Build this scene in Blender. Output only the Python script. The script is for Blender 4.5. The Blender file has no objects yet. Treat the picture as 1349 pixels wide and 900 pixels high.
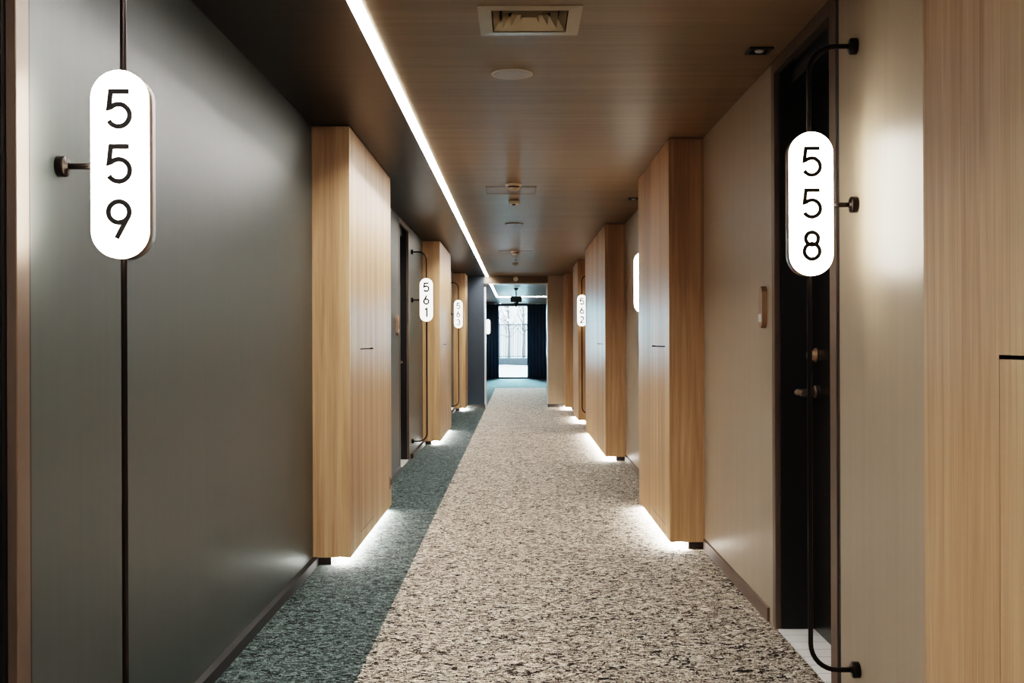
import bpy, bmesh, math, random
from mathutils import Vector, Matrix
random.seed(7)
C = bpy.context.scene.collection
PI = math.pi

# ------------------------------------------------------------------ dimensions (metres)
F = 1400.0                      # focal length in pixels of the 1349 px wide frame
VPX, VPY = 682.5, 448.6         # vanishing point of the corridor in the photograph
H = 2.4                         # ceiling height
EYE = 1.223
XL, XR = -1.123, 1.0855         # side walls
FL, FR = -0.918, 0.882          # cabinet faces
LEDX, LEDW = -0.562, 0.042      # ceiling light line
Y0, YP, YE = -2.6, 19.4, 34.0   # back wall, portal wall, end wall
DOOR_DEPTH = 0.145

# ------------------------------------------------------------------ node helpers
def new_mat(name):
    m = bpy.data.materials.new(name); m.use_nodes = True
    nt = m.node_tree
    b = nt.nodes['Principled BSDF']
    return m, nt, b

def lin(c):
    return tuple(((v/255.0)/12.92 if v/255.0 <= 0.04045 else ((v/255.0+0.055)/1.055)**2.4) for v in c)

def plain(name, rgb, rough=0.5, metal=0.0, noise=0.06, scale=(6, 6, 6), bump=0.0, spec=0.5):
    """flat paint or metal with a faint procedural mottling"""
    m, nt, b = new_mat(name)
    tc = nt.nodes.new('ShaderNodeTexCoord'); mp = nt.nodes.new('ShaderNodeMapping')
    mp.inputs['Scale'].default_value = scale
    nz = nt.nodes.new('ShaderNodeTexNoise'); nz.inputs['Scale'].default_value = 1.0; nz.inputs['Detail'].default_value = 4
    nt.links.new(tc.outputs['Object'], mp.inputs['Vector']); nt.links.new(mp.outputs[0], nz.inputs['Vector'])
    rp = nt.nodes.new('ShaderNodeValToRGB')
    c = lin(rgb)
    rp.color_ramp.elements[0].position = 0.3; rp.color_ramp.elements[1].position = 0.7
    rp.color_ramp.elements[0].color = tuple(v*(1-noise) for v in c) + (1,)
    rp.color_ramp.elements[1].color = tuple(min(1, v*(1+noise)) for v in c) + (1,)
    nt.links.new(nz.outputs['Fac'], rp.inputs['Fac']); nt.links.new(rp.outputs['Color'], b.inputs['Base Color'])
    b.inputs['Roughness'].default_value = rough; b.inputs['Metallic'].default_value = metal
    b.inputs['Specular IOR Level'].default_value = spec
    if bump:
        bp = nt.nodes.new('ShaderNodeBump'); bp.inputs['Strength'].default_value = bump; bp.inputs['Distance'].default_value = 0.002
        nt.links.new(nz.outputs['Fac'], bp.inputs['Height']); nt.links.new(bp.outputs[0], b.inputs['Normal'])
    return m

def emitter(name, rgb, strength):
    m = bpy.data.materials.new(name); m.use_nodes = True
    nt = m.node_tree; nt.nodes.remove(nt.nodes['Principled BSDF'])
    e = nt.nodes.new('ShaderNodeEmission'); e.inputs['Color'].default_value = tuple(rgb) + (1,); e.inputs['Strength'].default_value = strength
    nt.links.new(e.outputs[0], nt.nodes['Material Output'].inputs['Surface'])
    return m

def oak(name, tint=1.0):
    m, nt, b = new_mat(name)
    tc = nt.nodes.new('ShaderNodeTexCoord')
    def noise(scale, detail, dist=0.0):
        mp = nt.nodes.new('ShaderNodeMapping'); mp.inputs['Scale'].default_value = scale
        nz = nt.nodes.new('ShaderNodeTexNoise'); nz.inputs['Scale'].default_value = 1.0
        nz.inputs['Detail'].default_value = detail; nz.inputs['Distortion'].default_value = dist
        nt.links.new(tc.outputs['Object'], mp.inputs['Vector']); nt.links.new(mp.outputs[0], nz.inputs['Vector'])
        return nz
    n1 = noise((22, 22, 0.8), 3, 0.6)       # broad cathedral bands
    n2 = noise((190, 190, 3.0), 4)          # fine pores
    n3 = noise((4.5, 4.5, 0.15), 1)           # board to board drift
    def math_(op, a, bb):
        n = nt.nodes.new('ShaderNodeMath'); n.operation = op
        for i, v in enumerate((a, bb)):
            if isinstance(v, (int, float)): n.inputs[i].default_value = v
            else: nt.links.new(v, n.inputs[i])
        return n.outputs[0]
    s = math_('ADD', math_('MULTIPLY', n1.outputs['Fac'], 0.42), math_('MULTIPLY', n2.outputs['Fac'], 0.28))
    s = math_('ADD', s, math_('MULTIPLY', n3.outputs['Fac'], 0.38))
    rp = nt.nodes.new('ShaderNodeValToRGB')
    e = rp.color_ramp.elements
    e[0].position = 0.38; e[0].color = tuple(v*tint for v in lin((148, 113, 80))) + (1,)
    e[1].position = 0.70; e[1].color = tuple(v*tint for v in lin((210, 178, 142))) + (1,)
    mid = e.new(0.54); mid.color = tuple(v*tint for v in lin((186, 150, 113))) + (1,)
    nt.links.new(s, rp.inputs['Fac']); nt.links.new(rp.outputs['Color'], b.inputs['Base Color'])
    b.inputs['Roughness'].default_value = 0.42
    bp = nt.nodes.new('ShaderNodeBump'); bp.inputs['Strength'].default_value = 0.12; bp.inputs['Distance'].default_value = 0.001
    nt.links.new(n2.outputs['Fac'], bp.inputs['Height']); nt.links.new(bp.outputs[0], b.inputs['Normal'])
    return m

def carpet(name):
    m, nt, b = new_mat(name)
    tc = nt.nodes.new('ShaderNodeTexCoord')
    def noise(scale, detail, dist=0.0, rough=0.5):
        mp = nt.nodes.new('ShaderNodeMapping'); mp.inputs['Scale'].default_value = scale
        nz = nt.nodes.new('ShaderNodeTexNoise'); nz.inputs['Scale'].default_value = 1.0
        nz.inputs['Detail'].default_value = detail; nz.inputs['Distortion'].default_value = dist; nz.inputs['Roughness'].default_value = rough
        nt.links.new(tc.outputs['Object'], mp.inputs['Vector']); nt.links.new(mp.outputs[0], nz.inputs['Vector'])
        return nz.outputs['Fac']
    def math_(op, a, bb, clamp=False):
        n = nt.nodes.new('ShaderNodeMath'); n.operation = op; n.use_clamp = clamp
        for i, v in enumerate((a, bb)):
            if isinstance(v, (int, float)): n.inputs[i].default_value = v
            else: nt.links.new(v, n.inputs[i])
        return n.outputs[0]
    grain = noise((150, 230, 1), 2, 0.2, 0.7)          # yarn ends
    row = noise((22, 190, 1), 3, 0.5, 0.65)            # woven rows
    fleck = noise((19, 30, 1), 3, 2.2, 0.6)            # dark flecks
    curl = noise((13, 26, 1), 2, 2.6, 0.55)            # pale curled strokes
    def ramp(fac, stops):
        r = nt.nodes.new('ShaderNodeValToRGB'); e = r.color_ramp.elements
        e[0].position = stops[0][0]; e[0].color = lin(stops[0][1]) + (1,)
        e[1].position = stops[-1][0]; e[1].color = lin(stops[-1][1]) + (1,)
        for p, c in stops[1:-1]:
            k = e.new(p); k.color = lin(c) + (1,)
        nt.links.new(fac, r.inputs['Fac']); return r
    v = math_('ADD', math_('MULTIPLY', grain, 0.95), math_('MULTIPLY', row, 0.75))
    v = math_('SUBTRACT', v, 0.425)
    def sstep(fac, lo, hi):
        n = nt.nodes.new('ShaderNodeMapRange'); n.interpolation_type = 'SMOOTHSTEP'
        n.inputs['From Min'].default_value = lo; n.inputs['From Max'].default_value = hi
        nt.links.new(fac, n.inputs['Value']); return n.outputs['Result']
    darkm = sstep(math_('ADD', fleck, math_('MULTIPLY', math_('SUBTRACT', grain, 0.5), 0.25)), 0.485, 0.42)
    band = math_('ABSOLUTE', math_('SUBTRACT', curl, 0.555), 0)
    lightm = sstep(math_('ADD', band, math_('MULTIPLY', math_('SUBTRACT', grain, 0.5), 0.08)), 0.05, 0.02)
    v = math_('ADD', v, math_('MULTIPLY', lightm, 0.19))
    v = math_('SUBTRACT', v, math_('MULTIPLY', darkm, 0.36))
    r1 = ramp(v, [(0.26, (22, 18, 16)), (0.37, (70, 61, 55)), (0.46, (146, 132, 118)), (0.54, (200, 186, 168)), (0.68, (250, 240, 224))])
    r2 = ramp(v, [(0.28, (14, 17, 17)), (0.42, (44, 53, 52)), (0.54, (76, 88, 85)), (0.72, (142, 154, 148))])
    sx = nt.nodes.new('ShaderNodeSeparateXYZ'); nt.links.new(tc.outputs['Object'], sx.inputs[0])
    wob = math_('MULTIPLY', math_('SUBTRACT', row, 0.5), 0.03)
    left = math_('LESS_THAN', math_('ADD', sx.outputs['X'], wob), -0.587)
    far = math_('GREATER_THAN', sx.outputs['Y'], 27.4)
    teal = math_('MAXIMUM', left, far)
    mx = nt.nodes.new('ShaderNodeMix'); mx.data_type = 'RGBA'
    nt.links.new(teal, mx.inputs['Factor']); nt.links.new(r1.outputs['Color'], mx.inputs['A']); nt.links.new(r2.outputs['Color'], mx.inputs['B'])
    nt.links.new(mx.outputs['Result'], b.inputs['Base Color'])
    b.inputs['Roughness'].default_value = 0.95; b.inputs['Specular IOR Level'].default_value = 0.15
    bp = nt.nodes.new('ShaderNodeBump'); bp.inputs['Strength'].default_value = 0.35; bp.inputs['Distance'].default_value = 0.004
    nt.links.new(v, bp.inputs['Height']); nt.links.new(bp.outputs[0], b.inputs['Normal'])
    return m

def ceiling_mat(name, rgb, rough):
    """painted ceiling with faint brushed streaks across the corridor"""
    m, nt, b = new_mat(name)
    tc = nt.nodes.new('ShaderNodeTexCoord'); mp = nt.nodes.new('ShaderNodeMapping'); mp.inputs['Scale'].default_value = (0.7, 16, 1)
    nz = nt.nodes.new('ShaderNodeTexNoise'); nz.inputs['Scale'].default_value = 1; nz.inputs['Detail'].default_value = 5; nz.inputs['Roughness'].default_value = 0.6
    nt.links.new(tc.outputs['Object'], mp.inputs[0]); nt.links.new(mp.outputs[0], nz.inputs['Vector'])
    rp = nt.nodes.new('ShaderNodeValToRGB'); c = lin(rgb)
    rp.color_ramp.elements[0].position = 0.32; rp.color_ramp.elements[0].color = tuple(v*0.86 for v in c) + (1,)
    rp.color_ramp.elements[1].position = 0.68; rp.color_ramp.elements[1].color = tuple(v*1.14 for v in c) + (1,)
    nt.links.new(nz.outputs['Fac'], rp.inputs[0]); nt.links.new(rp.outputs[0], b.inputs['Base Color'])
    b.inputs['Roughness'].default_value = rough; b.inputs['Specular IOR Level'].default_value = 0.35
    bp = nt.nodes.new('ShaderNodeBump'); bp.inputs['Strength'].default_value = 0.25; bp.inputs['Distance'].default_value = 0.004
    nt.links.new(nz.outputs['Fac'], bp.inputs['Height']); nt.links.new(bp.outputs[0], b.inputs['Normal'])
    return m

def tile_mat(name):
    m, nt, b = new_mat(name)
    tc = nt.nodes.new('ShaderNodeTexCoord'); mp = nt.nodes.new('ShaderNodeMapping'); mp.inputs['Scale'].default_value = (1, 1, 1)
    mp.inputs['Rotation'].default_value = (0, 0, PI/2)
    bk = nt.nodes.new('ShaderNodeTexBrick'); bk.offset = 0.0
    bk.inputs['Scale'].default_value = 1.0; bk.inputs['Brick Width'].default_value = 0.1; bk.inputs['Row Height'].default_value = 0.3
    bk.inputs['Mortar Size'].default_value = 0.002
    bk.inputs['Color1'].default_value = lin((232, 230, 226)) + (1,); bk.inputs['Color2'].default_value = lin((222, 221, 218)) + (1,)
    bk.inputs['Mortar'].default_value = lin((120, 120, 118)) + (1,)
    nt.links.new(tc.outputs['Object'], mp.inputs[0]); nt.links.new(mp.outputs[0], bk.inputs['Vector'])
    nt.links.new(bk.outputs['Color'], b.inputs['Base Color']); b.inputs['Roughness'].default_value = 0.35
    return m

def glass_mat(name):
    m = bpy.data.materials.new(name); m.use_nodes = True; nt = m.node_tree; nt.nodes.remove(nt.nodes['Principled BSDF'])
    tr = nt.nodes.new('ShaderNodeBsdfTransparent'); tr.inputs['Color'].default_value = (0.93, 0.98, 1.0, 1)
    gl = nt.nodes.new('ShaderNodeBsdfGlossy'); gl.inputs['Roughness'].default_value = 0.02
    fr = nt.nodes.new('ShaderNodeFresnel'); fr.inputs['IOR'].default_value = 1.45
    mx = nt.nodes.new('ShaderNodeMixShader')
    nt.links.new(fr.outputs[0], mx.inputs[0]); nt.links.new(tr.outputs[0], mx.inputs[1]); nt.links.new(gl.outputs[0], mx.inputs[2])
    nt.links.new(mx.outputs[0], nt.nodes['Material Output'].inputs['Surface'])
    return m

M = {
    'oak': oak('oak_veneer'),
    'carpet': carpet('patterned_carpet'),
    'wall_dark': plain('dark_grey_green_paint', (62, 68, 66), 0.42, noise=0.05, scale=(30, 30, 1.2), bump=0.08),
    'wall_navy': plain('navy_paint', (40, 53, 64), 0.5, noise=0.05, scale=(20, 20, 1)),
    'wall_taupe': plain('taupe_paint', (164, 149, 130), 0.42, noise=0.04, scale=(30, 30, 1.2), bump=0.08),
    'ceil': ceiling_mat('brown_ceiling_paint', (134, 113, 89), 0.44),
    'ceil_dark': ceiling_mat('charcoal_ceiling_paint', (15, 15, 17), 0.36),
    'soffit': plain('brown_soffit_paint', (98, 82, 64), 0.5),
    'black': plain('black_metal', (16, 14, 13), 0.38, 0.0, noise=0.1),
    'iron': plain('bronze_black_metal', (40, 33, 29), 0.32, 0.75, noise=0.08),
    'bronze': plain('bronze_metal', (114, 99, 88), 0.42, 0.6, noise=0.06, scale=(40, 40, 2)),
    'leaf': plain('black_brown_door_veneer', (30, 25, 23), 0.25, noise=0.18, scale=(60, 60, 2)),
    'jamb': plain('black_door_lining', (12, 11, 12), 0.45, noise=0.1),
    'tile': tile_mat('white_threshold_tile'),
    'plinth': plain('dark_brown_plinth', (38, 28, 24), 0.6),
    'skirt_dark': plain('charcoal_skirting', (34, 33, 32), 0.5),
    'skirt': plain('brown_skirting', (96, 80, 68), 0.5),
    'white': plain('warm_white_plastic', (225, 215, 200), 0.45, noise=0.02),
    'disc': plain('pale_grey_plastic', (196, 190, 188), 0.5, noise=0.02),
    'grille': plain('beige_grille_metal', (158, 142, 118), 0.35, 0.3, noise=0.03),
    'grille_blade': plain('pale_louvre_metal', (222, 208, 182), 0.25, 0.5, noise=0.03),
    'void': plain('dark_void', (8, 8, 8), 0.8),
    'plate': plain('bronze_plate', (150, 122, 98), 0.35, 0.6),
    'alu': plain('pale_aluminium', (215, 218, 220), 0.3, 0.4, noise=0.03),
    'curtain': plain('navy_curtain_cloth', (78, 110, 138), 0.85, noise=0.1, scale=(40, 40, 2)),
    'exit': plain('dark_green_sign', (26, 46, 42), 0.4),
    'digit': plain('dark_brown_digit', (30, 25, 24), 0.6),
    'snow': plain('snow_ground', (235, 238, 240), 0.9, noise=0.05, scale=(0.6, 0.6, 0.6)),
    'concrete': plain('pale_concrete', (82, 90, 96), 0.8),
    'fence': plain('grey_fence_metal', (40, 46, 52), 0.5),
    'bark': plain('pale_bark', (120, 110, 112), 0.9),
    'glass': glass_mat('window_glass'),
    'glow_lip': emitter('added_glow_emitter', (1.0, 0.94, 0.86), 28.0),  # added emitter for the glow on the ceiling beside the light line
    'led': emitter('white_light_line', (1.0, 0.96, 0.92), 185.0),
    'sign': emitter('lit_sign_acrylic', (1.0, 0.91, 0.78), 25.0),
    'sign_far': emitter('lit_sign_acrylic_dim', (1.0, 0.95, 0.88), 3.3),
    'sign_back': emitter('lit_sign_back', (1.0, 0.90, 0.76), 4.0),
    'under': emitter('cool_white_led_tape', (1.0, 0.97, 0.92), 250.0),
}

# ------------------------------------------------------------------ mesh helpers
def box(bm, x0, x1, y0, y1, z0, z1):
    x0, x1 = min(x0, x1), max(x0, x1); y0, y1 = min(y0, y1), max(y0, y1); z0, z1 = min(z0, z1), max(z0, z1)
    v = [bm.verts.new(p) for p in ((x0,y0,z0),(x1,y0,z0),(x1,y1,z0),(x0,y1,z0),(x0,y0,z1),(x1,y0,z1),(x1,y1,z1),(x0,y1,z1))]
    return [bm.faces.new([v[i] for i in q]) for q in ((3,2,1,0),(4,5,6,7),(0,1,5,4),(1,2,6,5),(2,3,7,6),(3,0,4,7))]

def bevel_box(bm, x0, x1, y0, y1, z0, z1, r=0.004, seg=2):
    t = bmesh.new(); box(t, x0, x1, y0, y1, z0, z1)
    bmesh.ops.bevel(t, geom=list(t.edges), offset=r, segments=seg, affect='EDGES', profile=0.5)
    merge(bm, t)

def merge(bm, t):
    mp = {}
    for v in t.verts: mp[v] = bm.verts.new(v.co)
    for f in t.faces: bm.faces.new([mp[v] for v in f.verts]).smooth = f.smooth
    t.free()

def lathe(bm, profile, origin, axis=(0,0,1), seg=28):
    """revolve (radius, height) pairs about an axis"""
    axis = Vector(axis).normalized()
    q = Vector((0,0,1)).rotation_difference(axis)
    rings = []
    for r, h in profile:
        ring = [bm.verts.new(Vector(origin) + q @ Vector((max(r,1e-5)*math.cos(2*PI*i/seg), max(r,1e-5)*math.sin(2*PI*i/seg), h))) for i in range(seg)]
        rings.append(ring)
    for a, b in zip(rings, rings[1:]):
        for i in range(seg):
            f = bm.faces.new((a[i], a[(i+1) % seg], b[(i+1) % seg], b[i])); f.smooth = True
    bm.faces.new(list(reversed(rings[0]))); bm.faces.new(rings[-1])

def tube(bm, pts, r, seg=12, r_end=None):
    pts = [Vector(p) for p in pts]; rings = []; up = None
    n = len(pts)
    for i, p in enumerate(pts):
        t = (pts[min(i+1, n-1)] - pts[max(i-1, 0)]).normalized()
        if up is None:
            up = t.orthogonal().normalized()
        up = (up - t*up.dot(t)).normalized(); s = t.cross(up)
        rr = r if r_end is None else r + (r_end - r)*i/(n-1)
        rings.append([bm.verts.new(p + up*rr*math.cos(2*PI*k/seg) + s*rr*math.sin(2*PI*k/seg)) for k in range(seg)])
    for a, b in zip(rings, rings[1:]):
        for k in range(seg):
            bm.faces.new((a[k], a[(k+1) % seg], b[(k+1) % seg], b[k])).smooth = True
    bm.faces.new(list(reversed(rings[0]))); bm.faces.new(rings[-1])

def stadium(w, h, n=20):
    r = w/2; c = h/2 - r
    return [(r*math.cos(PI*i/n), c + r*math.sin(PI*i/n)) for i in range(n+1)] + [(-r*math.cos(PI*i/n), -c - r*math.sin(PI*i/n)) for i in range(n+1)]

def slab(bm, outline, y0, y1, cx=0, cz=0):
    """extrude an (x,z) outline along y"""
    a = [bm.verts.new((cx+x, y0, cz+z)) for x, z in outline]; b = [bm.verts.new((cx+x, y1, cz+z)) for x, z in outline]
    n = len(a)
    bm.faces.new(a); bm.faces.new(list(reversed(b)))
    for i in range(n):
        bm.faces.new((a[i], b[i], b[(i+1) % n], a[(i+1) % n])).smooth = True

def ribbon(bm, pts, w, y0, y1, closed=False):
    pts = [Vector((p[0], p[1])) for p in pts]; n = len(pts); L = []; R = []
    for i, p in enumerate(pts):
        a = pts[(i-1) % n] if (closed or i > 0) else p
        b = pts[(i+1) % n] if (closed or i < n-1) else p
        d1 = (p - a).normalized() if (p-a).length > 1e-9 else (b-p).normalized()
        d2 = (b - p).normalized() if (b-p).length > 1e-9 else d1
        n1 = Vector((-d1.y, d1.x)); n2 = Vector((-d2.y, d2.x)); m = (n1 + n2)
        m = m.normalized() if m.length > 1e-6 else n1
        k = w/2/max(0.45, m.dot(n1))
        L.append(p + m*k); R.append(p - m*k)
    va = [[bm.verts.new((q.x, y, q.y)) for q in S] for S in (L, R) for y in (y0, y1)]   # L0 L1 R0 R1
    rng = range(n if closed else n-1)
    for i in rng:
        j = (i+1) % n
        bm.faces.new((va[0][i], va[0][j], va[2][j], va[2][i]))
        bm.faces.new((va[1][j], va[1][i], va[3][i], va[3][j]))
        bm.faces.new((va[0][j], va[0][i], va[1][i], va[1][j]))
        bm.faces.new((va[2][i], va[2][j], va[3][j], va[3][i]))
    if not closed:
        bm.faces.new((va[0][0], va[2][0], va[3][0], va[1][0])); bm.faces.new((va[0][-1], va[1][-1], va[3][-1], va[2][-1]))

def obj(name, bm, mat, parent=None, smooth=False):
    bmesh.ops.recalc_face_normals(bm, faces=list(bm.faces))
    me = bpy.data.meshes.new(name); bm.to_mesh(me); bm.free()
    for m in (mat if isinstance(mat, (list, tuple)) else [mat]): me.materials.append(m)
    o = bpy.data.objects.new(name, me); C.objects.link(o)
    if parent: o.parent = parent
    return o

def thing(name, label, cat, loc=(0,0,0), group=None):
    o = bpy.data.objects.new(name, None); C.objects.link(o); o.location = loc; o.empty_display_size = 0.1
    o['label'] = label; o['category'] = cat
    if group: o['group'] = group
    return o

def tag(o, label, cat, group=None, kind=None):
    o['label'] = label; o['category'] = cat
    if group: o['group'] = group
    if kind: o['kind'] = kind
    return o

def structure(o, label, cat):
    o['kind'] = 'structure'; o['label'] = label; o['category'] = cat
    return o

# ------------------------------------------------------------------ room shell
WT = 0.35                                            # wall thickness
DOORS_L = [(1.43, 2.45), (10.02, 10.98), (15.95, 16.93)]
DOORS_R = [(3.585, 4.543), (8.28, 9.24), (14.15, 15.10)]

bm = bmesh.new(); box(bm, XL-WT, XR+WT, Y0-0.2, YE+0.12, -0.12, 0.0)
structure(obj('floor', bm, M['carpet']), 'patterned corridor carpet, beige and black flecks with a dark teal border on the left', 'carpet')

# ceiling: charcoal strip left of the light line, brown right of it; an opening for the air grille
VX0, VX1, VY0, VY1 = -0.103, 0.197, 3.765, 4.055      # grille opening
LX0, LX1 = LEDX-LEDW/2, LEDX+LEDW/2
bm = bmesh.new()
dark = box(bm, XL-WT, LX0, Y0-0.2, YE+0.12, H, H+0.12)
box(bm, LX0, LX1, Y0-0.2, YE+0.12, H+0.024, H+0.12)
box(bm, LX1, VX0, Y0-0.2, YE+0.12, H, H+0.12); box(bm, VX1, XR+WT, Y0-0.2, YE+0.12, H, H+0.12)
box(bm, VX0, VX1, Y0-0.2, VY0, H, H+0.12); box(bm, VX0, VX1, VY1, YE+0.12, H, H+0.12)
for f in dark: f.material_index = 1
structure(obj('ceiling', bm, [M['ceil'], M['ceil_dark']]), 'brown painted ceiling with a charcoal band along the left', 'ceiling')

def side_wall(name, x, s, spans, y0, y1, mat, label):
    bm = bmesh.new(); y = y0
    for a, b in spans:
        box(bm, x, x + s*WT, y, a, 0, H); y = b
    box(bm, x, x + s*WT, y, y1, 0, H)
    return structure(obj(name, bm, mat), label, 'wall')
side_wall('wall_left', XL, -1, DOORS_L, Y0, YP, M['wall_dark'], 'dark grey-green corridor wall on the left')
side_wall('wall_right', XR, 1, DOORS_R, Y0, YP, M['wall_taupe'], 'taupe corridor wall on the right')
bm = bmesh.new(); box(bm, XL-WT, XR+WT, Y0-0.2, Y0, 0, H); structure(obj('wall_back', bm, M['wall_taupe']), 'taupe wall behind the viewpoint', 'wall')
# portal wall: navy pier on the left, taupe pier on the right, brown lintel
PX0, PX1, PZ = -0.616, 0.547, 2.27
bm = bmesh.new(); box(bm, XL-WT, PX0, YP, YP+0.25, 0, H); structure(obj('wall_portal_left', bm, M['wall_navy']), 'navy pier left of the opening at the corridor end', 'wall')
bm = bmesh.new(); box(bm, PX1, XR+WT, YP, YP+0.25, 0, H); structure(obj('wall_portal_right', bm, M['wall_taupe']), 'taupe pier right of the opening at the corridor end', 'wall')
bm = bmesh.new(); box(bm, PX0, PX1, YP, YP+0.25, PZ, H); structure(obj('wall_portal_top', bm, M['soffit']), 'brown lintel over the opening at the corridor end', 'wall')
XL2 = -1.09
bm = bmesh.new(); box(bm, XL2, XL-WT, YP+0.25, YE, 0, H); structure(obj('wall_far_left', bm, M['wall_navy']), 'navy wall left, beyond the opening', 'wall')
bm = bmesh.new(); box(bm, XR, XR+WT, YP+0.25, YE, 0, H); structure(obj('wall_far_right', bm, M['wall_taupe']), 'taupe wall right, beyond the opening', 'wall')
WX0, WX1, WZ0, WZ1 = -0.78, 0.50, 0.03, 2.34
bm = bmesh.new()
box(bm, XL-WT, WX0, YE, YE+0.12, 0, H); box(bm, WX1, XR+WT, YE, YE+0.12, 0, H); box(bm, WX0, WX1, YE, YE+0.12, 0, WZ0); box(bm, WX0, WX1, YE, YE+0.12, WZ1, H)
structure(obj('wall_end', bm, M['wall_navy']), 'end wall around the tall window', 'wall')

# skirting boards
bm = bmesh.new()
for a, b in ((2.52, 5.8), (7.69, 9.95), (11.05, 12.5), (14.58, 15.9), (17.0, 18.5)): box(bm, XL, XL+0.03, a, b, 0, 0.045)
structure(obj('baseboard_left', bm, M['skirt_dark']), 'charcoal skirting along the left wall', 'skirting')
bm = bmesh.new()
for a, b in ((2.32, 3.54), (4.60, 6.19), (7.78, 8.24), (9.3, 10.74), (13.91, 14.1), (15.15, 15.58), (17.02, 18.55)): box(bm, XR, XR-0.012, a, b, 0, 0.062)
structure(obj('baseboard_right', bm, M['skirt']), 'brown skirting along the right wall', 'skirting')
bm = bmesh.new(); box(bm, PX0, FL+0.005, YP-0.015, YP, 0, 0.06); box(bm, PX0-0.0, PX0+0.012, YP-0.015, YP+0.25, 0, 0.06); structure(obj('baseboard_portal_left', bm, M['skirt_dark']), 'dark skirting of the navy pier', 'skirting')
bm = bmesh.new(); box(bm, PX1-0.012, 0.83, YP-0.02, YP, 0, 0.06); box(bm, PX1-0.012, PX1, YP-0.02, YP+0.25, 0, 0.06); structure(obj('baseboard_portal_right', bm, M['plinth']), 'dark brown skirting of the taupe pier', 'skirting')
# aluminium trim round the opening
bm = bmesh.new(); box(bm, PX0, PX0+0.03, YP+0.02, YP+0.2, 0, PZ); box(bm, PX1-0.02, PX1, YP+0.02, YP+0.2, 0, PZ); box(bm, PX0+0.03, PX1-0.02, YP+0.02, YP+0.2, PZ-0.02, PZ)
trim = structure(obj('trim_1', bm, M['alu']), 'thin pale metal trim lining the opening at the corridor end', 'trim')

# ------------------------------------------------------------------ ceiling light line
def light_line():
    t = thing('linear_ceiling_light', 'long glowing white light line recessed along the ceiling, turning right at the far end', 'light', (LEDX, 0, H))
    bm = bmesh.new()
    for s in (-1, 1):
        for a, b in ((Y0, YP), (YP+0.25, 28.62)): box(bm, s*LEDW/2, s*(LEDW/2-0.002), a, b, -0.001, 0.023)
    obj('channel', bm, M['alu'], t)
    bm = bmesh.new()
    for sgn in (-1, 1):
        for a, b in ((Y0+0.02, YP-0.03), (YP+0.27, 28.58)): box(bm, sgn*(LEDW/2-0.001), sgn*(LEDW/2+0.002), a, b, -0.006, -0.0012)
    obj('added_glow_strip', bm, M['glow_lip'], t)  # glowing edge strips added to spread a halo on the ceiling, no real fitting
    bm = bmesh.new()
    w = LEDW/2 - 0.003
    y = Y0 + 0.02
    while y < YP - 0.01:
        box(bm, -w, w, y, min(y+1.1, YP-0.06), 0.014, 0.022); y += 1.1
    y = YP + 0.27
    while y < 28.6:
        box(bm, -w, w, y, min(y+1.1, 28.6), 0.014, 0.022); y += 1.1
    obj('diffuser', bm, M['led'], t)
    bm = bmesh.new(); box(bm, -w, 1.05-LEDX, 28.58, 28.62, -0.008, -0.001); obj('cross_diffuser', bm, M['led'], t)
light_line()

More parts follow.
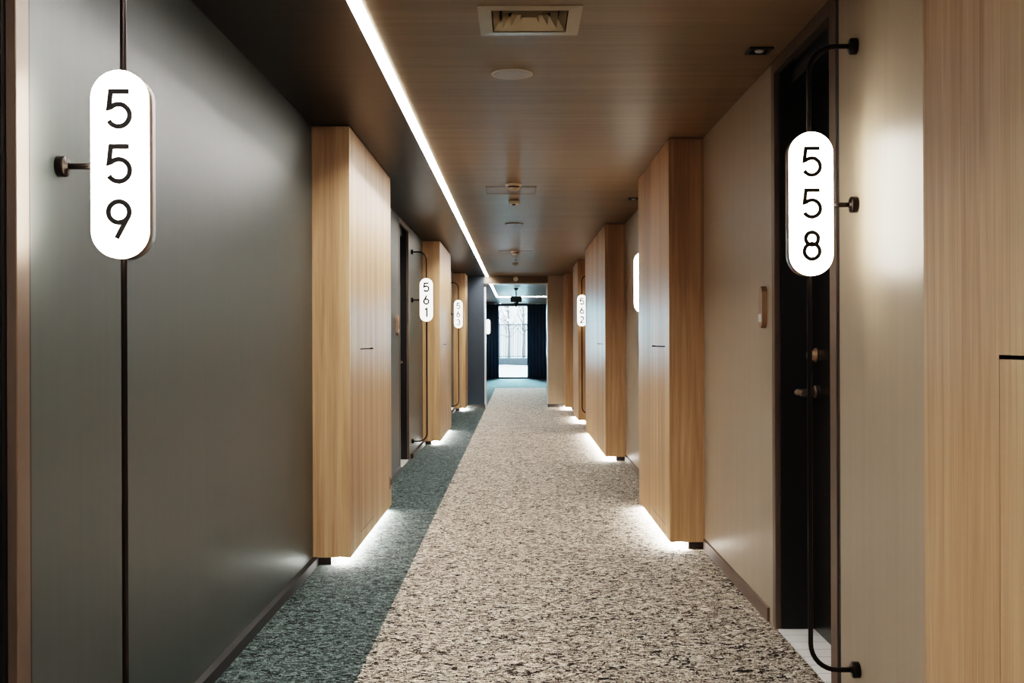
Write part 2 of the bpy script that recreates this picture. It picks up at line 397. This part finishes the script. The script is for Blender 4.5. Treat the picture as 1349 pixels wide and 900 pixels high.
# ------------------------------------------------------------------ doors
def room_door(idx, side, span, label, sign_far):
    x = XL if side < 0 else XR
    y0, y1 = span
    t = bpy.data.objects.new('door_%d' % idx, None); C.objects.link(t); t.location = (x, (y0+y1)/2, 0)
    structure(t, label, 'door')
    h = (y1-y0)/2; s = side
    # bronze frame rim, 0.02 proud of nothing: flush with the wall, with a black shadow gap round it
    bm = bmesh.new(); g = 0.028
    box(bm, 0.0, s*0.05, -h, -h+g, 0, H-0.001); box(bm, 0.0, s*0.05, h-g*0.5, h, 0, H-0.001)
    obj('shadow_gap', bm, M['jamb'], t)
    bm = bmesh.new(); w = 0.075 if s > 0 else 0.05; v = 0.05 if s > 0 else 0.063
    bevel_box(bm, -s*0.004, s*0.02, -h+g, -h+g+w, 0, H-0.002, 0.002, 1); bevel_box(bm, -s*0.004, s*0.02, h-g*0.5-v, h-g*0.5, 0, H-0.002, 0.002, 1)
    box(bm, -s*0.004, s*0.02, -h+g+w, h-g*0.5-v, H-0.055, H-0.002)
    obj('door_frame', bm, M['bronze'], t)
    a, b = -h+g+w, h-g*0.5-v
    bm = bmesh.new()
    box(bm, s*0.02, s*0.22, a-0.04, a+0.012, 0, H-0.001); box(bm, s*0.02, s*0.22, b-0.02, b+0.03, 0, H-0.001)
    box(bm, s*0.06, s*0.22, a+0.012, b-0.02, H-0.11, H-0.03)
    obj('door_lining', bm, M['jamb'], t)
    bm = bmesh.new(); bevel_box(bm, s*DOOR_DEPTH, s*(DOOR_DEPTH+0.045), a+0.014, b-0.022, 0.012, H-0.112, 0.003, 1)
    leaf = obj('door_leaf', bm, M['leaf'], t)
    bm = bmesh.new(); box(bm, s*0.21, s*0.3, a+0.012, b-0.02, 0.001, H-0.03); obj('door_backing', bm, M['void'], t)
    bm = bmesh.new(); box(bm, s*0.002, s*0.205, a+0.013, b-0.021, 0.0005, 0.008); obj('threshold', bm, M['tile'], t)
    # lever handle and lock on the side away from the sign
    hy = (a+0.085) if sign_far else (b-0.092)
    d = 1 if sign_far else -1
    bm = bmesh.new()
    lathe(bm, [(0.026, 0), (0.026, 0.009), (0.022, 0.012)], (s*DOOR_DEPTH, hy, 1.006), (-s, 0, 0))
    tube(bm, [(s*(DOOR_DEPTH-0.01), hy, 1.006), (s*(DOOR_DEPTH-0.065), hy, 1.006), (s*(DOOR_DEPTH-0.079), hy+d*0.004, 1.006), (s*(DOOR_DEPTH-0.084), hy+d*0.02, 1.006), (s*(DOOR_DEPTH-0.084), hy+d*0.13, 1.004)], 0.0125)
    obj('lever_handle', bm, M['bronze'], leaf)
    bm = bmesh.new()
    lathe(bm, [(0.03, 0), (0.03, 0.006), (0.021, 0.008), (0.021, 0.032), (0.018, 0.036)], (s*DOOR_DEPTH, hy+d*0.0, 1.157), (-s, 0, 0))
    obj('lock_knob', bm, M['plate'], leaf)
    return t
for i, sp in enumerate(DOORS_L):
    room_door(1+i, -1, sp, ['black hotel room door at the left edge, beside the sign numbered 559', 'black hotel room door beside the sign numbered 561', 'black hotel room door beside the sign numbered 563'][i], False)
for i, sp in enumerate(DOORS_R):
    room_door(4+i, 1, sp, ['black hotel room door with white tiled sill behind the sign numbered 558', 'black hotel room door beside the lit sign half hidden by the large oak cabinet on the right', 'black hotel room door beside the distant sign numbered 562'][i], i == 2)

# ------------------------------------------------------------------ oak cabinets
def cabinet(side, y0, y1, face, wall, label, door=None, door_z=(0.109, 1.18), socket=None, low_line=True):
    """oak box on a recessed plinth with an under-lit shadow gap; door = (y near, y far)"""
    s = side; D = abs(face - wall)                     # local x: 0 = wall, -s*D = corridor face
    t = thing('oak_cabinet', label, 'cabinet', (wall, y0, 0), 'oak cabinets along the corridor')
    L = y1 - y0; z0, z1 = 0.0415, H - 0.004
    fx = -s*D
    bm = bmesh.new()
    P = lambda x, y, z: bm.verts.new((x, y, z))
    def quad(a, b, c, d): bm.faces.new([P(*a), P(*b), P(*c), P(*d)])
    quad((0,0,z0),(fx,0,z0),(fx,0,z1),(0,0,z1)); quad((0,L,z0),(fx,L,z0),(fx,L,z1),(0,L,z1))
    quad((0,0,z1),(fx,0,z1),(fx,L,z1),(0,L,z1)); quad((0,0,z0),(fx,0,z0),(fx,L,z0),(0,L,z0))
    quad((0,0,z0),(0,L,z0),(0,L,z1),(0,0,z1))
    if door:
        a, b = door[0]-y0, door[1]-y0; c, d = door_z; ix = fx + s*0.02
        quad((fx,0,z0),(fx,a,z0),(fx,a,z1),(fx,0,z1)); quad((fx,b,z0),(fx,L,z0),(fx,L,z1),(fx,b,z1))
        quad((fx,a,z0),(fx,b,z0),(fx,b,c),(fx,a,c)); quad((fx,a,d),(fx,b,d),(fx,b,z1),(fx,a,z1))
        for (p, q) in (((a,c),(b,c)), ((b,c),(b,d)), ((b,d),(a,d)), ((a,d),(a,c))):
            quad((fx,p[0],p[1]),(fx,q[0],q[1]),(ix,q[0],q[1]),(ix,p[0],p[1]))
        quad((ix,a,c),(ix,b,c),(ix,b,d),(ix,a,d))
        bm.faces.ensure_lookup_table()
        for f in bm.faces[-5:]: f.material_index = 1           # oak reveal coloured dark to stand for shade in the door gap
    else:
        quad((fx,0,z0),(fx,L,z0),(fx,L,z1),(fx,0,z1))
    bmesh.ops.remove_doubles(bm, verts=list(bm.verts), dist=1e-5)
    body = obj('cabinet_body', bm, [M['oak'], M['void']], t)
    if door:
        bm = bmesh.new(); g = 0.0025
        box(bm, fx, fx+s*0.0195, a+g*0.6, b-g*0.6, c+g, d-g*3.2); obj('cabinet_door', bm, M['oak'], t)
    bm = bmesh.new(); box(bm, -s*0.002, fx + s*0.108, 0.006, L-0.006, 0, z0); obj('plinth', bm, M['plinth'], t)
    # LED tape under the overhang, run the length of the face
    bm = bmesh.new(); y = 0.02
    while y < L-0.03:
        box(bm, fx + s*0.085, fx + s*0.03, y, min(y+0.5, L-0.02), z0-0.006, z0-0.0005); y += 0.5
    obj('led_tape', bm, M['under'], t)
    if socket:
        bm = bmesh.new(); bevel_box(bm, fx-s*0.006, fx+s*0.001, socket-y0-0.04, socket-y0+0.04, 0.17, 0.255, 0.003, 2)
        so = obj('socket_plate', bm, M['plate'], t)
        bm = bmesh.new(); lathe(bm, [(0.026, 0), (0.024, 0.0015)], (fx-s*0.006, socket-y0, 0.2125), (-s, 0, 0)); obj('socket_insert', bm, M['plinth'], so)
    return t
cabinet(-1, 5.80, 7.67, FL, XL, 'nearest oak cabinet on the left wall, with a small power socket low on its face', (6.185, 6.73), socket=7.60)
cabinet(-1, 12.51, 14.56, FL, XL, 'second oak cabinet on the left, behind the sign numbered 561', (12.95, 13.6))
cabinet(-1, 18.50, 19.38, FL, XL, 'farthest oak cabinet on the left, behind the sign numbered 563 and against the navy pier')
cabinet(1, 0.35, 2.31, FR, XR, 'oak cabinet filling the right edge of the view, nearest of all', (1.20, 1.949), (0.109, 1.193))
cabinet(1, 6.20, 7.77, FR, XR, 'large oak cabinet on the right just past the sign numbered 558', (6.38, 7.0), (0.109, 1.187))
cabinet(1, 10.75, 13.9, FR, XR, 'long oak cabinet on the right, in front of the sign numbered 562', (11.07, 11.8), (0.109, 1.187))
cabinet(1, 15.60, 17.0, FR, XR, 'oak cabinet on the right directly behind the glowing sign numbered 562')
cabinet(1, 18.6, 19.38, 0.83, XR, 'farthest oak cabinet on the right, against the taupe pier')

# ------------------------------------------------------------------ lit room number signs
def arc(cx, cz, r, a0, a1, n=18, rz=None):
    rz = rz or r
    return [(cx + r*math.cos(math.radians(a0 + (a1-a0)*i/n)), cz + rz*math.sin(math.radians(a0 + (a1-a0)*i/n))) for i in range(n+1)]
def circle(cx, cz, r, n=28, rz=None): return arc(cx, cz, r, 0, 360*(n-1)/n, n-1, rz)
DIG = {   # strokes in units of the digit height, (points, closed)
    '5': [([(0.27, 0.45), (-0.20, 0.45), (-0.25, 0.03)] + arc(0.0, -0.165, 0.285, 132, -152, 26), False)],
    '9': [(circle(0.0, 0.18, 0.27), True), ([(0.25, 0.08), (-0.06, -0.5)], False)],
    '6': [(circle(0.0, -0.18, 0.27), True), ([(-0.25, -0.08), (0.06, 0.5)], False)],
    '8': [(circle(0.0, 0.235, 0.215), True), (circle(0.0, -0.195, 0.26), True)],
    '1': [([(-0.16, 0.33), (0.05, 0.45), (0.05, -0.5)], False)],
    '3': [(arc(0.0, 0.235, 0.21, 150, -85, 18), False), (arc(0.0, -0.2, 0.255, 88, -155, 20), False)],
    '2': [(arc(0.0, 0.215, 0.235, 165, -35, 18) + [(-0.25, -0.45), (0.28, -0.45)], False)],
    '0': [(circle(0.0, 0.0, 0.28, 32, 0.455), True)],
}
def room_sign(side, wall, y, number, label, standoff=0.16):
    s = side; px = -s*standoff
    t = thing('room_number_sign', label, 'sign', (wall, y, 0), 'lit room number signs on curved poles')
    zt, zb, zm, R = 2.16, 0.165, 1.653, 0.085
    pts = [(0, 0, zt), (px + s*R, 0, zt)] + [(px + s*R - s*R*math.sin(a), 0, zt - R + R*math.cos(a)) for a in [PI/2*i/8 for i in range(1, 9)]]
    pts += [(px, 0, 1.0)]
    pts += [(px + s*R - s*R*math.cos(a), 0, zb + R - R*math.sin(a)) for a in [PI/2*i/8 for i in range(0, 9)]] + [(0, 0, zb)]
    bm = bmesh.new(); tube(bm, pts, 0.0078, 14); obj('pole', bm, M['iron'], t)
    bm = bmesh.new(); tube(bm, [(0, 0, zm), (px + s*0.055, 0, zm)], 0.0078, 14); arm = obj('bracket_arm', bm, M['iron'], t)
    for z in (zt, zm, zb):
        bm = bmesh.new(); lathe(bm, [(0.026, 0), (0.026, 0.018), (0.024, 0.021), (0.011, 0.0215), (0.010, 0.026)], (0, 0, z), (-s, 0, 0), 24)
        obj('wall_collar', bm, M['iron'], t)
    W, Hs = 0.138, 0.457
    bm = bmesh.new(); slab(bm, stadium(W, Hs), -0.016, 0.026, px, zm); obj('sign_casing', bm, M['bronze'], t)
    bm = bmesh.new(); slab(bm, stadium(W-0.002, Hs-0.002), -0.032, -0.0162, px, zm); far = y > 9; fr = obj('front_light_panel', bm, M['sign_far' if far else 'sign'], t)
    bm = bmesh.new(); slab(bm, stadium(W-0.012, Hs-0.012), 0.0262, 0.032, px, zm); obj('back_light_panel', bm, M['sign_back'], t)
    if number:
        for k, ch in enumerate(number):
            bm = bmesh.new(); h = 0.094
            for i, (st, closed) in enumerate(DIG[ch]):
                ribbon(bm, [(px + x*h, zm + (1-k)*0.133 + z*h) for x, z in st], 0.0165 if far else 0.0125, -0.0345-0.0002*i, -0.0322, closed)
            obj('digit', bm, M['digit'], fr)
    return t
room_sign(-1, XL, 2.60, '559', 'nearest lit capsule sign numbered 559 on a dark pole, left wall')
room_sign(-1, XL, 11.2, '561', 'lit capsule sign numbered 561 on a curved pole, left wall')
room_sign(-1, XL, 17.2, '563', 'small distant lit capsule sign numbered 563, left wall')
room_sign(1, XR, 3.40, '558', 'nearest right-hand lit capsule sign numbered 558 on a curved dark pole', 0.153)
room_sign(1, XR, 7.98, '560', 'lit sign mostly hidden behind the large oak cabinet on the right, only its edge showing', 0.147)
room_sign(1, XR, 15.4, '562', 'small distant lit capsule sign numbered 562, right side in front of oak')
room_sign(-1, XL2, 33.0, None, 'tiny lit sign beyond the opening, in front of the left navy curtain')

# ------------------------------------------------------------------ key card readers
def reader(side, wall, yc, label):
    s = side
    t = thing('card_reader', label, 'card reader', (wall, yc, 0), 'card readers beside the doors')
    bm = bmesh.new(); n = stadium(0.075, 0.185, 10)
    a = [bm.verts.new((0, y, 1.365+z)) for y, z in n]; b = [bm.verts.new((-s*0.022, y*0.96, 1.365+z*0.985)) for y, z in n]
    bm.faces.new(a); bm.faces.new(b)
    for i in range(len(n)): bm.faces.new((a[i], a[(i+1) % len(n)], b[(i+1) % len(n)], b[i]))
    obj('reader_case', bm, M['plate'], t)
    bm = bmesh.new(); box(bm, -s*0.0222, -s*0.0245, -0.026, 0.026, 1.30, 1.335); obj('reader_window', bm, M['alu'], t)
reader(1, XR, 4.665, 'slim bronze card reader on the taupe wall beside the door behind sign 558')
reader(-1, XL, 9.80, 'slim bronze card reader on the dark wall before the door by sign 561')

# ------------------------------------------------------------------ ceiling fittings
def air_grille():
    cx, cy = (VX0+VX1)/2, (VY0+VY1)/2
    t = thing('air_grille', 'square beige air diffuser with nested louvres set in the ceiling', 'vent', (cx, cy, H))
    hx, hy = (VX1-VX0)/2, (VY1-VY0)/2
    def ring(bm, ox, oy, zo, ix, iy, zi, th=0.003):
        for (sx, sy) in (((-1,-1),(1,-1)), ((1,-1),(1,1)), ((1,1),(-1,1)), ((-1,1),(-1,-1))):
            o1, o2 = (sx[0]*ox, sx[1]*oy), (sy[0]*ox, sy[1]*oy); i1, i2 = (sx[0]*ix, sx[1]*iy), (sy[0]*ix, sy[1]*iy)
            v = [bm.verts.new((p[0], p[1], z)) for p, z in ((o1,zo),(o2,zo),(i2,zi),(i1,zi),(o1,zo+th),(o2,zo+th),(i2,zi+th),(i1,zi+th))]
            for q in ((0,1,2,3),(7,6,5,4),(0,4,5,1),(2,6,7,3),(1,5,6,2),(3,7,4,0)): bm.faces.new([v[k] for k in q])
    bm = bmesh.new(); ring(bm, hx+0.036, hy+0.036, -0.003, hx-0.012, hy-0.012, -0.005, 0.003); obj('flange', bm, M['grille'], t)
    for k in range(4):
        ox = hx - 0.016 - k*0.033; oy = hy - 0.016 - k*0.033
        bm = bmesh.new(); ring(bm, ox, oy, -0.002+k*0.001, ox-0.024, oy-0.024, 0.034+k*0.001, 0.002); obj('louvre', bm, M['grille_blade'], t)
    bm = bmesh.new(); box(bm, -hx+0.001, hx-0.001, -hy+0.001, hy-0.001, 0.06, 0.11); obj('duct', bm, M['void'], t)
air_grille()

def speaker(x, y, label):
    t = thing('ceiling_speaker', label, 'speaker', (x, y, H), 'round flat ceiling discs')
    bm = bmesh.new(); lathe(bm, [(0.092, 0), (0.092, 0.003), (0.086, 0.005)], (0, 0, 0), (0, 0, -1), 40); obj('rim', bm, M['white'], t)
    bm = bmesh.new(); lathe(bm, [(0.084, 0.0051), (0.080, 0.006)], (0, 0, 0), (0, 0, -1), 40); obj('speaker_cloth', bm, M['disc'], t)
speaker(-0.022, 4.69, 'round pale ceiling disc nearest the camera, just past the air diffuser')
speaker(-0.035, 10.72, 'thin round pale ceiling disc farther down, between the two smoke detectors')

def smoke(x, y, label, loc=None, r=0.062, axis=(0,0,-1)):
    t = thing('smoke_detector', label, 'smoke detector', loc or (x, y, H), 'smoke detectors on the ceiling')
    k = r/0.062
    bm = bmesh.new(); lathe(bm, [(0.062*k, 0), (0.062*k, 0.012*k), (0.056*k, 0.018*k)], (0,0,0), axis, 32); obj('base', bm, M['white'], t)
    bm = bmesh.new(); lathe(bm, [(0.044*k, 0.018*k), (0.043*k, 0.030*k)], (0,0,0), axis, 32); obj('sensing_slot', bm, M['plinth'], t)
    bm = bmesh.new(); lathe(bm, [(0.05*k, 0.030*k), (0.046*k, 0.040*k), (0.03*k, 0.050*k), (0.01*k, 0.053*k)], (0,0,0), axis, 32); obj('cap', bm, M['white'], t)
smoke(-0.028, 8.0, 'cream smoke detector on the ceiling nearest the camera, at the first hatch')
smoke(-0.030, 14.0, 'cream smoke detector on the ceiling farther away, at the second hatch')
smoke(0, 0, 'small cream detector on the lintel above the far opening', (-0.04, YP, 2.345), 0.045, (0,-1,0))

def emergency(x, y, label):
    t = thing('emergency_light', label, 'light', (x, y, H), 'small white emergency lights')
    bm = bmesh.new(); bevel_box(bm, -0.045, 0.045, -0.045, 0.045, -0.03, 0, 0.012, 3); obj('housing', bm, M['white'], t)
    bm = bmesh.new(); lathe(bm, [(0.016, 0.0301), (0.013, 0.036), (0.004, 0.039)], (0,-0.0,0), (0,0,-1), 20); obj('lens', bm, M['void'], t)
emergency(-0.030, 8.95, 'small white ceiling emergency light with dark lens, just past the first smoke detector')
emergency(-0.035, 16.2, 'tiny white ceiling emergency light, just past the second smoke detector')

def sprinkler(x, y):
    t = thing('sprinkler', 'tiny dark sprinkler head hanging between the second smoke detector and white emergency light', 'sprinkler', (x, y, H))
    bm = bmesh.new(); lathe(bm, [(0.028, 0), (0.026, 0.006), (0.01, 0.007), (0.008, 0.03)], (0,0,0), (0,0,-1), 20); obj('stem', bm, M['alu'], t)
    bm = bmesh.new(); lathe(bm, [(0.006, 0.03), (0.018, 0.036), (0.018, 0.038)], (0,0,0), (0,0,-1), 20); obj('deflector', bm, M['iron'], t)
sprinkler(-0.034, 15.15)

def hatch(x, y, w, label):
    t = thing('ceiling_hatch', label, 'access hatch', (x, y, H), 'ceiling access hatches')
    bm = bmesh.new(); h = w/2
    for a in ((-h, -h+0.006, -h, h), (h-0.006, h, -h, h), (-h+0.006, h-0.006, -h, -h+0.006), (-h+0.006, h-0.006, h-0.006, h)): box(bm, *a, -0.003, 0)
    obj('hatch_frame', bm, M['skirt'], t)
    bm = bmesh.new(); box(bm, -h+0.01, h-0.01, -h+0.01, h-0.01, -0.002, 0); obj('hatch_panel', bm, M['ceil'], t)
hatch(-0.05, 8.32, 0.39, 'square brown ceiling hatch around the nearest smoke detector')
hatch(-0.03, 14.15, 0.43, 'square brown ceiling hatch around the farther smoke detector')

def downlight(x, y, label):
    t = thing('square_downlight', label, 'light', (x, y, H), 'black square downlights')
    bm = bmesh.new(); h = 0.048
    for a in ((-h, -h+0.012, -h, h), (h-0.012, h, -h, h), (-h+0.012, h-0.012, -h, -h+0.012), (-h+0.012, h-0.012, h-0.012, h)): box(bm, *a, -0.008, 0)
    obj('bezel', bm, M['black'], t)
    bm = bmesh.new(); box(bm, -h+0.012, h-0.012, -h+0.012, h-0.012, -0.003, 0); obj('reflector', bm, M['void'], t)
    bm = bmesh.new(); lathe(bm, [(0.02, 0.003), (0.016, 0.009), (0.005, 0.011)], (0,0,0), (0,0,-1), 20); obj('lens', bm, M['alu'], t)
downlight(0.985, 4.32, 'small black square downlight in the ceiling near the door behind sign 558')
downlight(0.965, 8.83, 'small black square downlight farther off, half hidden by the large right-hand cabinet')

def exit_sign():
    t = thing('hanging_exit_sign', 'dark box sign hanging from the ceiling beyond the far opening', 'sign', (-0.04, 24.0, H))
    bm = bmesh.new(); tube(bm, [(0, 0, 0), (0, 0, -0.18)], 0.012, 12); lathe(bm, [(0.05, 0), (0.045, 0.02), (0.02, 0.05)], (0,0,0), (0,0,-1), 20); obj('stem', bm, M['black'], t)
    bm = bmesh.new(); bevel_box(bm, -0.125, 0.125, -0.03, 0.03, -0.31, -0.18, 0.006, 2); obj('sign_box', bm, M['exit'], t)
    bm = bmesh.new(); lathe(bm, [(0.055, 0.312), (0.05, 0.35), (0.012, 0.42)], (0,0,0), (0,0,-1), 20); obj('lower_cone', bm, M['black'], t)
exit_sign()
bm = bmesh.new(); bevel_box(bm, PX0-0.01, PX0+0.07, YP-0.05, YP, 2.205, 2.265, 0.006, 2)
obj('door_magnet', bm, M['void'], trim)

# ------------------------------------------------------------------ window, curtains and the yard outside
t = bpy.data.objects.new('window_1', None); C.objects.link(t); t.location = ((WX0+WX1)/2, YE+0.06, WZ0)
structure(t, 'tall bright window between navy curtains at the corridor end', 'window')
hw, hh = (WX1-WX0)/2, WZ1-WZ0
bm = bmesh.new(); w = 0.03
box(bm, -hw, -hw+w, -0.03, 0.03, 0, hh); box(bm, hw-w, hw, -0.03, 0.03, 0, hh); box(bm, -hw+w, hw-w, -0.03, 0.03, 0, w); box(bm, -hw+w, hw-w, -0.03, 0.03, hh-w, hh)
obj('window_frame', bm, M['alu'], t)
bm = bmesh.new(); box(bm, -hw+w, hw-w, -0.004, 0.004, w, hh-w); obj('window_pane', bm, M['glass'], t)

def curtain(x0, x1, label):
    cx = (x0+x1)/2
    t = thing('curtain', label, 'curtain', (cx, YE-0.14, 0), 'navy curtains at the end window')
    bm = bmesh.new(); n = 60; w = x1-x0; th = 0.004
    prof = [(x0-cx + w*i/n, 0.035*math.sin(2*PI*(w/0.11)*i/n) + 0.008*math.sin(9.1*i/n)) for i in range(n+1)]
    va = [[bm.verts.new((x, y+o, z)) for x, y in prof] for z in (0.012, H-0.02) for o in (-th, th)]
    for i in range(n):
        for a, b in ((0, 2), (1, 3)): bm.faces.new((va[a][i], va[a][i+1], va[b][i+1], va[b][i])).smooth = True
        for a, b in ((0, 1), (2, 3)): bm.faces.new((va[a][i], va[a][i+1], va[b][i+1], va[b][i]))
    for i in (0, n): bm.faces.new((va[0][i], va[1][i], va[3][i], va[2][i]))
    obj('curtain_cloth', bm, M['curtain'], t)
    bm = bmesh.new(); box(bm, x0-cx, x1-cx, -0.012, 0.012, H-0.02, H-0.001); obj('curtain_track', bm, M['alu'], t)
curtain(-1.05, -0.61, 'navy curtain left of the bright end window')
curtain(0.295, 1.07, 'wide navy curtain right of the bright end window')

bm = bmesh.new(); box(bm, -14, 14, YE+0.13, 80, -0.4, -0.06)
structure(obj('ground_outside', bm, M['snow']), 'snowy ground outside the end window', 'ground')
bm = bmesh.new()
n = 24
pr = [(YE+1.5 + 4.4*i/n, -0.065 + 0.36*(0.5-0.5*math.cos(PI*min(1, i/n)))) for i in range(n+1)]
va = [[bm.verts.new((x, y, z + 0.02*math.sin(3*x + i*0.4))) for i, (y, z) in enumerate(pr)] for x in [-6 + 0.5*k for k in range(25)]]
for a, b in zip(va, va[1:]):
    for i in range(n): bm.faces.new((a[i], b[i], b[i+1], a[i+1])).smooth = True
structure(obj('ground_snow_bank', bm, M['snow']), 'low snow bank in front of the outside wall', 'ground')
bm = bmesh.new(); box(bm, -6, 6, 40.0, 40.2, -0.06, 0.56); tag(obj('garden_wall', bm, M['concrete']), 'low grey wall outside the end window below the fence', 'wall')
t = thing('yard_fence', 'grey fence of thin upright bars outside the end window', 'fence', (0, 40.1, 0.56))
bm = bmesh.new()
for z in (0.04, 1.24): box(bm, -3, 3, -0.015, 0.015, z, z+0.03)
obj('fence_rail', bm, M['fence'], t)
bar0 = None
for k in range(44):
    x = -1.4 + k*0.065
    if bar0 is None:
        bm = bmesh.new(); tube(bm, [(0, 0, 0), (0, 0, 1.3)], 0.015, 6); bar0 = obj('fence_bar', bm, M['fence'], t); bar0.location = (x, 0, 0)
    else:
        c = bar0.copy(); C.objects.link(c); c.parent = t; c.location = (x, 0, 0)

def bare_tree(x, y, h, seed, label):
    rnd = random.Random(seed)
    t = thing('bare_tree', label, 'tree', (x, y, -0.06), 'bare trees outside the end window')
    bm = bmesh.new(); tube(bm, [(0,0,0), (0.03,0,h*0.4), (-0.02,0.02,h*0.75), (0.02,0,h)], 0.06, 8, 0.015); obj('trunk', bm, M['bark'], t)
    bm = bmesh.new()
    for k in range(34):
        z = h*(0.35 + 0.6*rnd.random()); a = rnd.uniform(0, 2*PI); L = rnd.uniform(0.5, 1.4)
        p = Vector((0, 0, z)); d = Vector((math.cos(a), math.sin(a), rnd.uniform(0.3, 1.0))).normalized()
        pts = [p]
        for i in range(5):
            d = (d + Vector((rnd.uniform(-.25,.25), rnd.uniform(-.25,.25), rnd.uniform(-.1,.3)))).normalized(); p = p + d*L/5; pts.append(p)
        tube(bm, pts, 0.016, 5, 0.004)
        for j in (2, 3, 4):
            q = pts[j]; e = (d + Vector((rnd.uniform(-1,1), rnd.uniform(-1,1), rnd.uniform(-.2,.8)))).normalized()
            tube(bm, [q, q + e*L*0.2, q + e*L*0.4 + Vector((0,0,0.05))], 0.007, 4, 0.003)
    tag_o = obj('branches', bm, M['bark'], t)
bare_tree(-0.42, 46.0, 3.6, 3, 'slim bare tree outside, its trunk just left of the window centre')
bare_tree(0.25, 49.0, 4.2, 5, 'bushy bare tree outside, right part of the window view')
bare_tree(-0.95, 51.0, 4.4, 9, 'pale bare tree outside, left part of the window view')

# ------------------------------------------------------------------ sky, camera, view
w = bpy.data.worlds.new('World'); bpy.context.scene.world = w; w.use_nodes = True
bg = w.node_tree.nodes['Background']; bg.inputs['Color'].default_value = (0.82, 0.94, 1.0, 1); bg.inputs['Strength'].default_value = 4.5

sun = bpy.data.lights.new('Daylight', 'SUN'); sun.energy = 52.0; sun.angle = math.radians(30); sun.color = (0.48, 0.86, 1.0)
so = bpy.data.objects.new('Daylight', sun); C.objects.link(so); so.location = (0, 60, 15)
so.rotation_euler = (math.radians(-78), 0, 0)          # low soft daylight through the end window

cam = bpy.data.cameras.new('Camera'); co = bpy.data.objects.new('Camera', cam); C.objects.link(co)
cam.sensor_fit = 'HORIZONTAL'; cam.sensor_width = 36.0; cam.lens = F/1349.0*36.0
cam.shift_x = -(VPX-674.5)/1349.0; cam.shift_y = (VPY-450.0)/1349.0
cam.clip_start = 0.05; cam.clip_end = 200
co.matrix_world = Matrix.Translation((0, 0, EYE)) @ Matrix.Rotation(PI/2, 4, 'X') @ Matrix.Rotation(math.radians(-0.22), 4, 'Z')
bpy.context.scene.camera = co
sc = bpy.context.scene
sc.view_settings.view_transform = 'Filmic'
sc.view_settings.look = 'High Contrast'
sc.view_settings.exposure = -0.05
